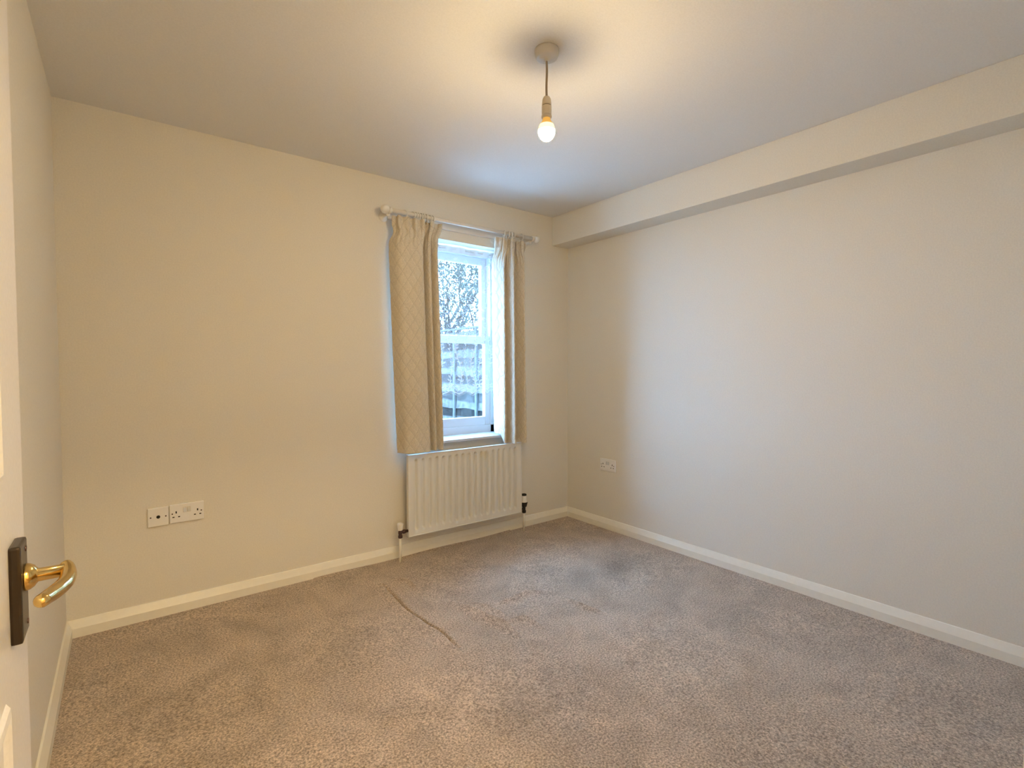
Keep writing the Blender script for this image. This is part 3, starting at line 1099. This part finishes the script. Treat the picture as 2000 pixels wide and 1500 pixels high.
lathe(bm, [(0.0155, -0.0005), (0.0160, 0.002), (0.0150, 0.0055), (0.0125, 0.009), (0.0095, 0.011), (0.0078, 0.0125), (0.0076, 0.036)], (HX, HY, HZ), (1, 0, 0), 28)
neck = from_bm('lever_neck', bm, M['brass'], door, True)
path = catmull([on(px_, py_, 1, HY + dy_) for px_, py_, dy_ in ((127, 1101, 0.010), (132, 1108, 0.003), (134, 1122, -0.012), (128, 1137, -0.030), (112, 1152, -0.050), (94, 1165, -0.072), (76, 1177, -0.092))], 7)
n = len(path)
rad_ = [0.0060 + 0.0022 * math.sin(math.pi * min(1, (i / (n - 1)) * 1.0)) + 0.0022 * max(0, (i / (n - 1)) - 0.45) for i in range(n)]
rad_[0] = 0.003
rad_[-1] = 0.003
rad_[-2] = 0.0062
bm = bmesh.new()
tube(bm, path, rad_, 16)
lv = from_bm('lever', bm, M['brass'], None, True)
lv.parent = neck

# ------------------------------------------------------------------ outside
bm = bmesh.new()
box(bm, -12, 14, WT, 26, -0.30, -0.15)
tag(from_bm('ground', bm, M['ground']), 'pale paving outside the window', 'ground', kind='structure')
GX = 1.05


fence = thing('fence', 'weathered lap-board garden fence with pale posts outside the window', 'fence', (GX, 4.0, -0.15))


def fence_panel(y0, y1):
    bm = bmesh.new()
    box(bm, GX - 0.055, GX + 0.03, y0, y1, 1.74, 1.765, 0.004)
    root = from_bm('panel_cap', bm, M['fence_post'], fence)
    nb = 15
    bh = 0.128
    for k in range(nb):
        z0 = -0.12 + k * 0.121
        bm = bmesh.new()
        n = 9
        rb = random.Random(int(y0 * 100) + k)
        ph = rb.uniform(0, 6)
        rows_ = []
        for i in range(n):
            y = y0 + (y1 - y0) * i / (n - 1)
            wv = 0.012 * math.sin(y * 5 + ph) + 0.006 * math.sin(y * 11 + ph * 2)
            rows_.append([bm.verts.new((GX + 0.000, y, z0 + bh + 0.012)), bm.verts.new((GX + 0.008, y, z0 + bh + 0.012)),
                          bm.verts.new((GX - 0.010, y, z0 + wv)), bm.verts.new((GX - 0.018, y, z0 + wv))])
        for r0, r1 in zip(rows_, rows_[1:]):
            for a, c in ((0, 1), (1, 2), (2, 3), (3, 0)):
                bm.faces.new((r0[a], r0[c], r1[c], r1[a]))
        bm.faces.new(rows_[0])
        bm.faces.new(rows_[-1][::-1])
        o = from_bm('board', bm, M[('fence', 'fence_lit', 'fence_shaded', 'fence_lit')[(k * 3 + int(y0 * 7)) % 4]])
        o.parent = root
    for i in range(4):
        y = y0 + 0.03 + (y1 - y0 - 0.06) * i / 3
        bm = bmesh.new()
        box(bm, GX - 0.045, GX - 0.018, y - 0.022, y + 0.022, -0.12, 1.74, 0.004)
        o = from_bm('batten', bm, M['fence_post'])
        o.parent = root


for y0 in (0.37, 2.25, 4.13, 6.01):
    fence_panel(y0, y0 + 1.80)
for y in (2.21, 4.09, 5.97):
    bm = bmesh.new()
    box(bm, GX - 0.05, GX + 0.05, y - 0.04, y + 0.04, -0.15, 1.84, 0.008)
    from_bm('post', bm, M['fence_post'], fence)


def tree(base, h, r, seed, label, leaves, lsize, spread):
    rn = random.Random(seed)
    root = thing('tree', label, 'tree', base, 'trees beyond the fence')
    bm = bmesh.new()
    tips = []

    def grow(p, d, l, rr, depth):
        pts = [Vector(p)]
        rs = [rr]
        dd = Vector(d)
        for k in range(4):
            dd = (dd + Vector((rn.uniform(-.18, .18), rn.uniform(-.18, .18), rn.uniform(-.05, .15)))).normalized()
            pts.append(pts[-1] + dd * l / 4)
            rs.append(rr * (1 - 0.14 * (k + 1)))
        tube(bm, pts, rs, 7 if depth < 2 else 5)
        if depth >= 2:
            tips.extend(pts[1:])
        if depth >= 4:
            return
        for k in range(3 if depth else 5):
            i = rn.randint(2, 4)
            nd = (dd + Vector((rn.uniform(-1, 1), rn.uniform(-1, 1), rn.uniform(-0.25, 0.7))) * spread).normalized()
            grow(pts[i], nd, l * rn.uniform(0.55, 0.75), rs[i] * 0.62, depth + 1)
    grow(base, (0.05, 0.02, 1), h * 0.42, r, 0)
    from_bm('trunk', bm, M['bark'], root, True)
    rg = np.random.default_rng(seed)
    T = np.array([[t.x, t.y, t.z] for t in tips])
    c = T[rg.integers(0, len(T), leaves)] + rg.normal(0, 0.13, (leaves, 3))
    u = rg.normal(size=(leaves, 3)); u /= np.linalg.norm(u, axis=1, keepdims=True)
    w = np.cross(u, rg.normal(size=(leaves, 3))); w /= np.linalg.norm(w, axis=1, keepdims=True)
    s = lsize * rg.uniform(0.6, 1.3, (leaves, 1))
    V = np.stack([c - u * s, c + w * s * 0.5, c + u * s, c - w * s * 0.5], 1).reshape(-1, 3)
    me = bpy.data.meshes.new('foliage')
    me.from_pydata(V.tolist(), [], np.arange(leaves * 4).reshape(-1, 4).tolist())
    fo = mesh_obj('foliage', me, M['leaf'], root)
    fo['kind'] = 'stuff'


tree((2.62, 6.3, -0.15), 4.8, 0.15, 11, 'tree with a forked trunk at the left of the window view', 2800, 0.032, 0.75)
tree((6.1, 10.5, -0.15), 5.4, 0.13, 23, 'smaller leafy tree at the right of the window view', 3200, 0.042, 0.75)
tree((8.6, 16.5, -0.15), 8.0, 0.2, 5, 'distant leafy tree between the two nearer trees', 2000, 0.09, 0.75)
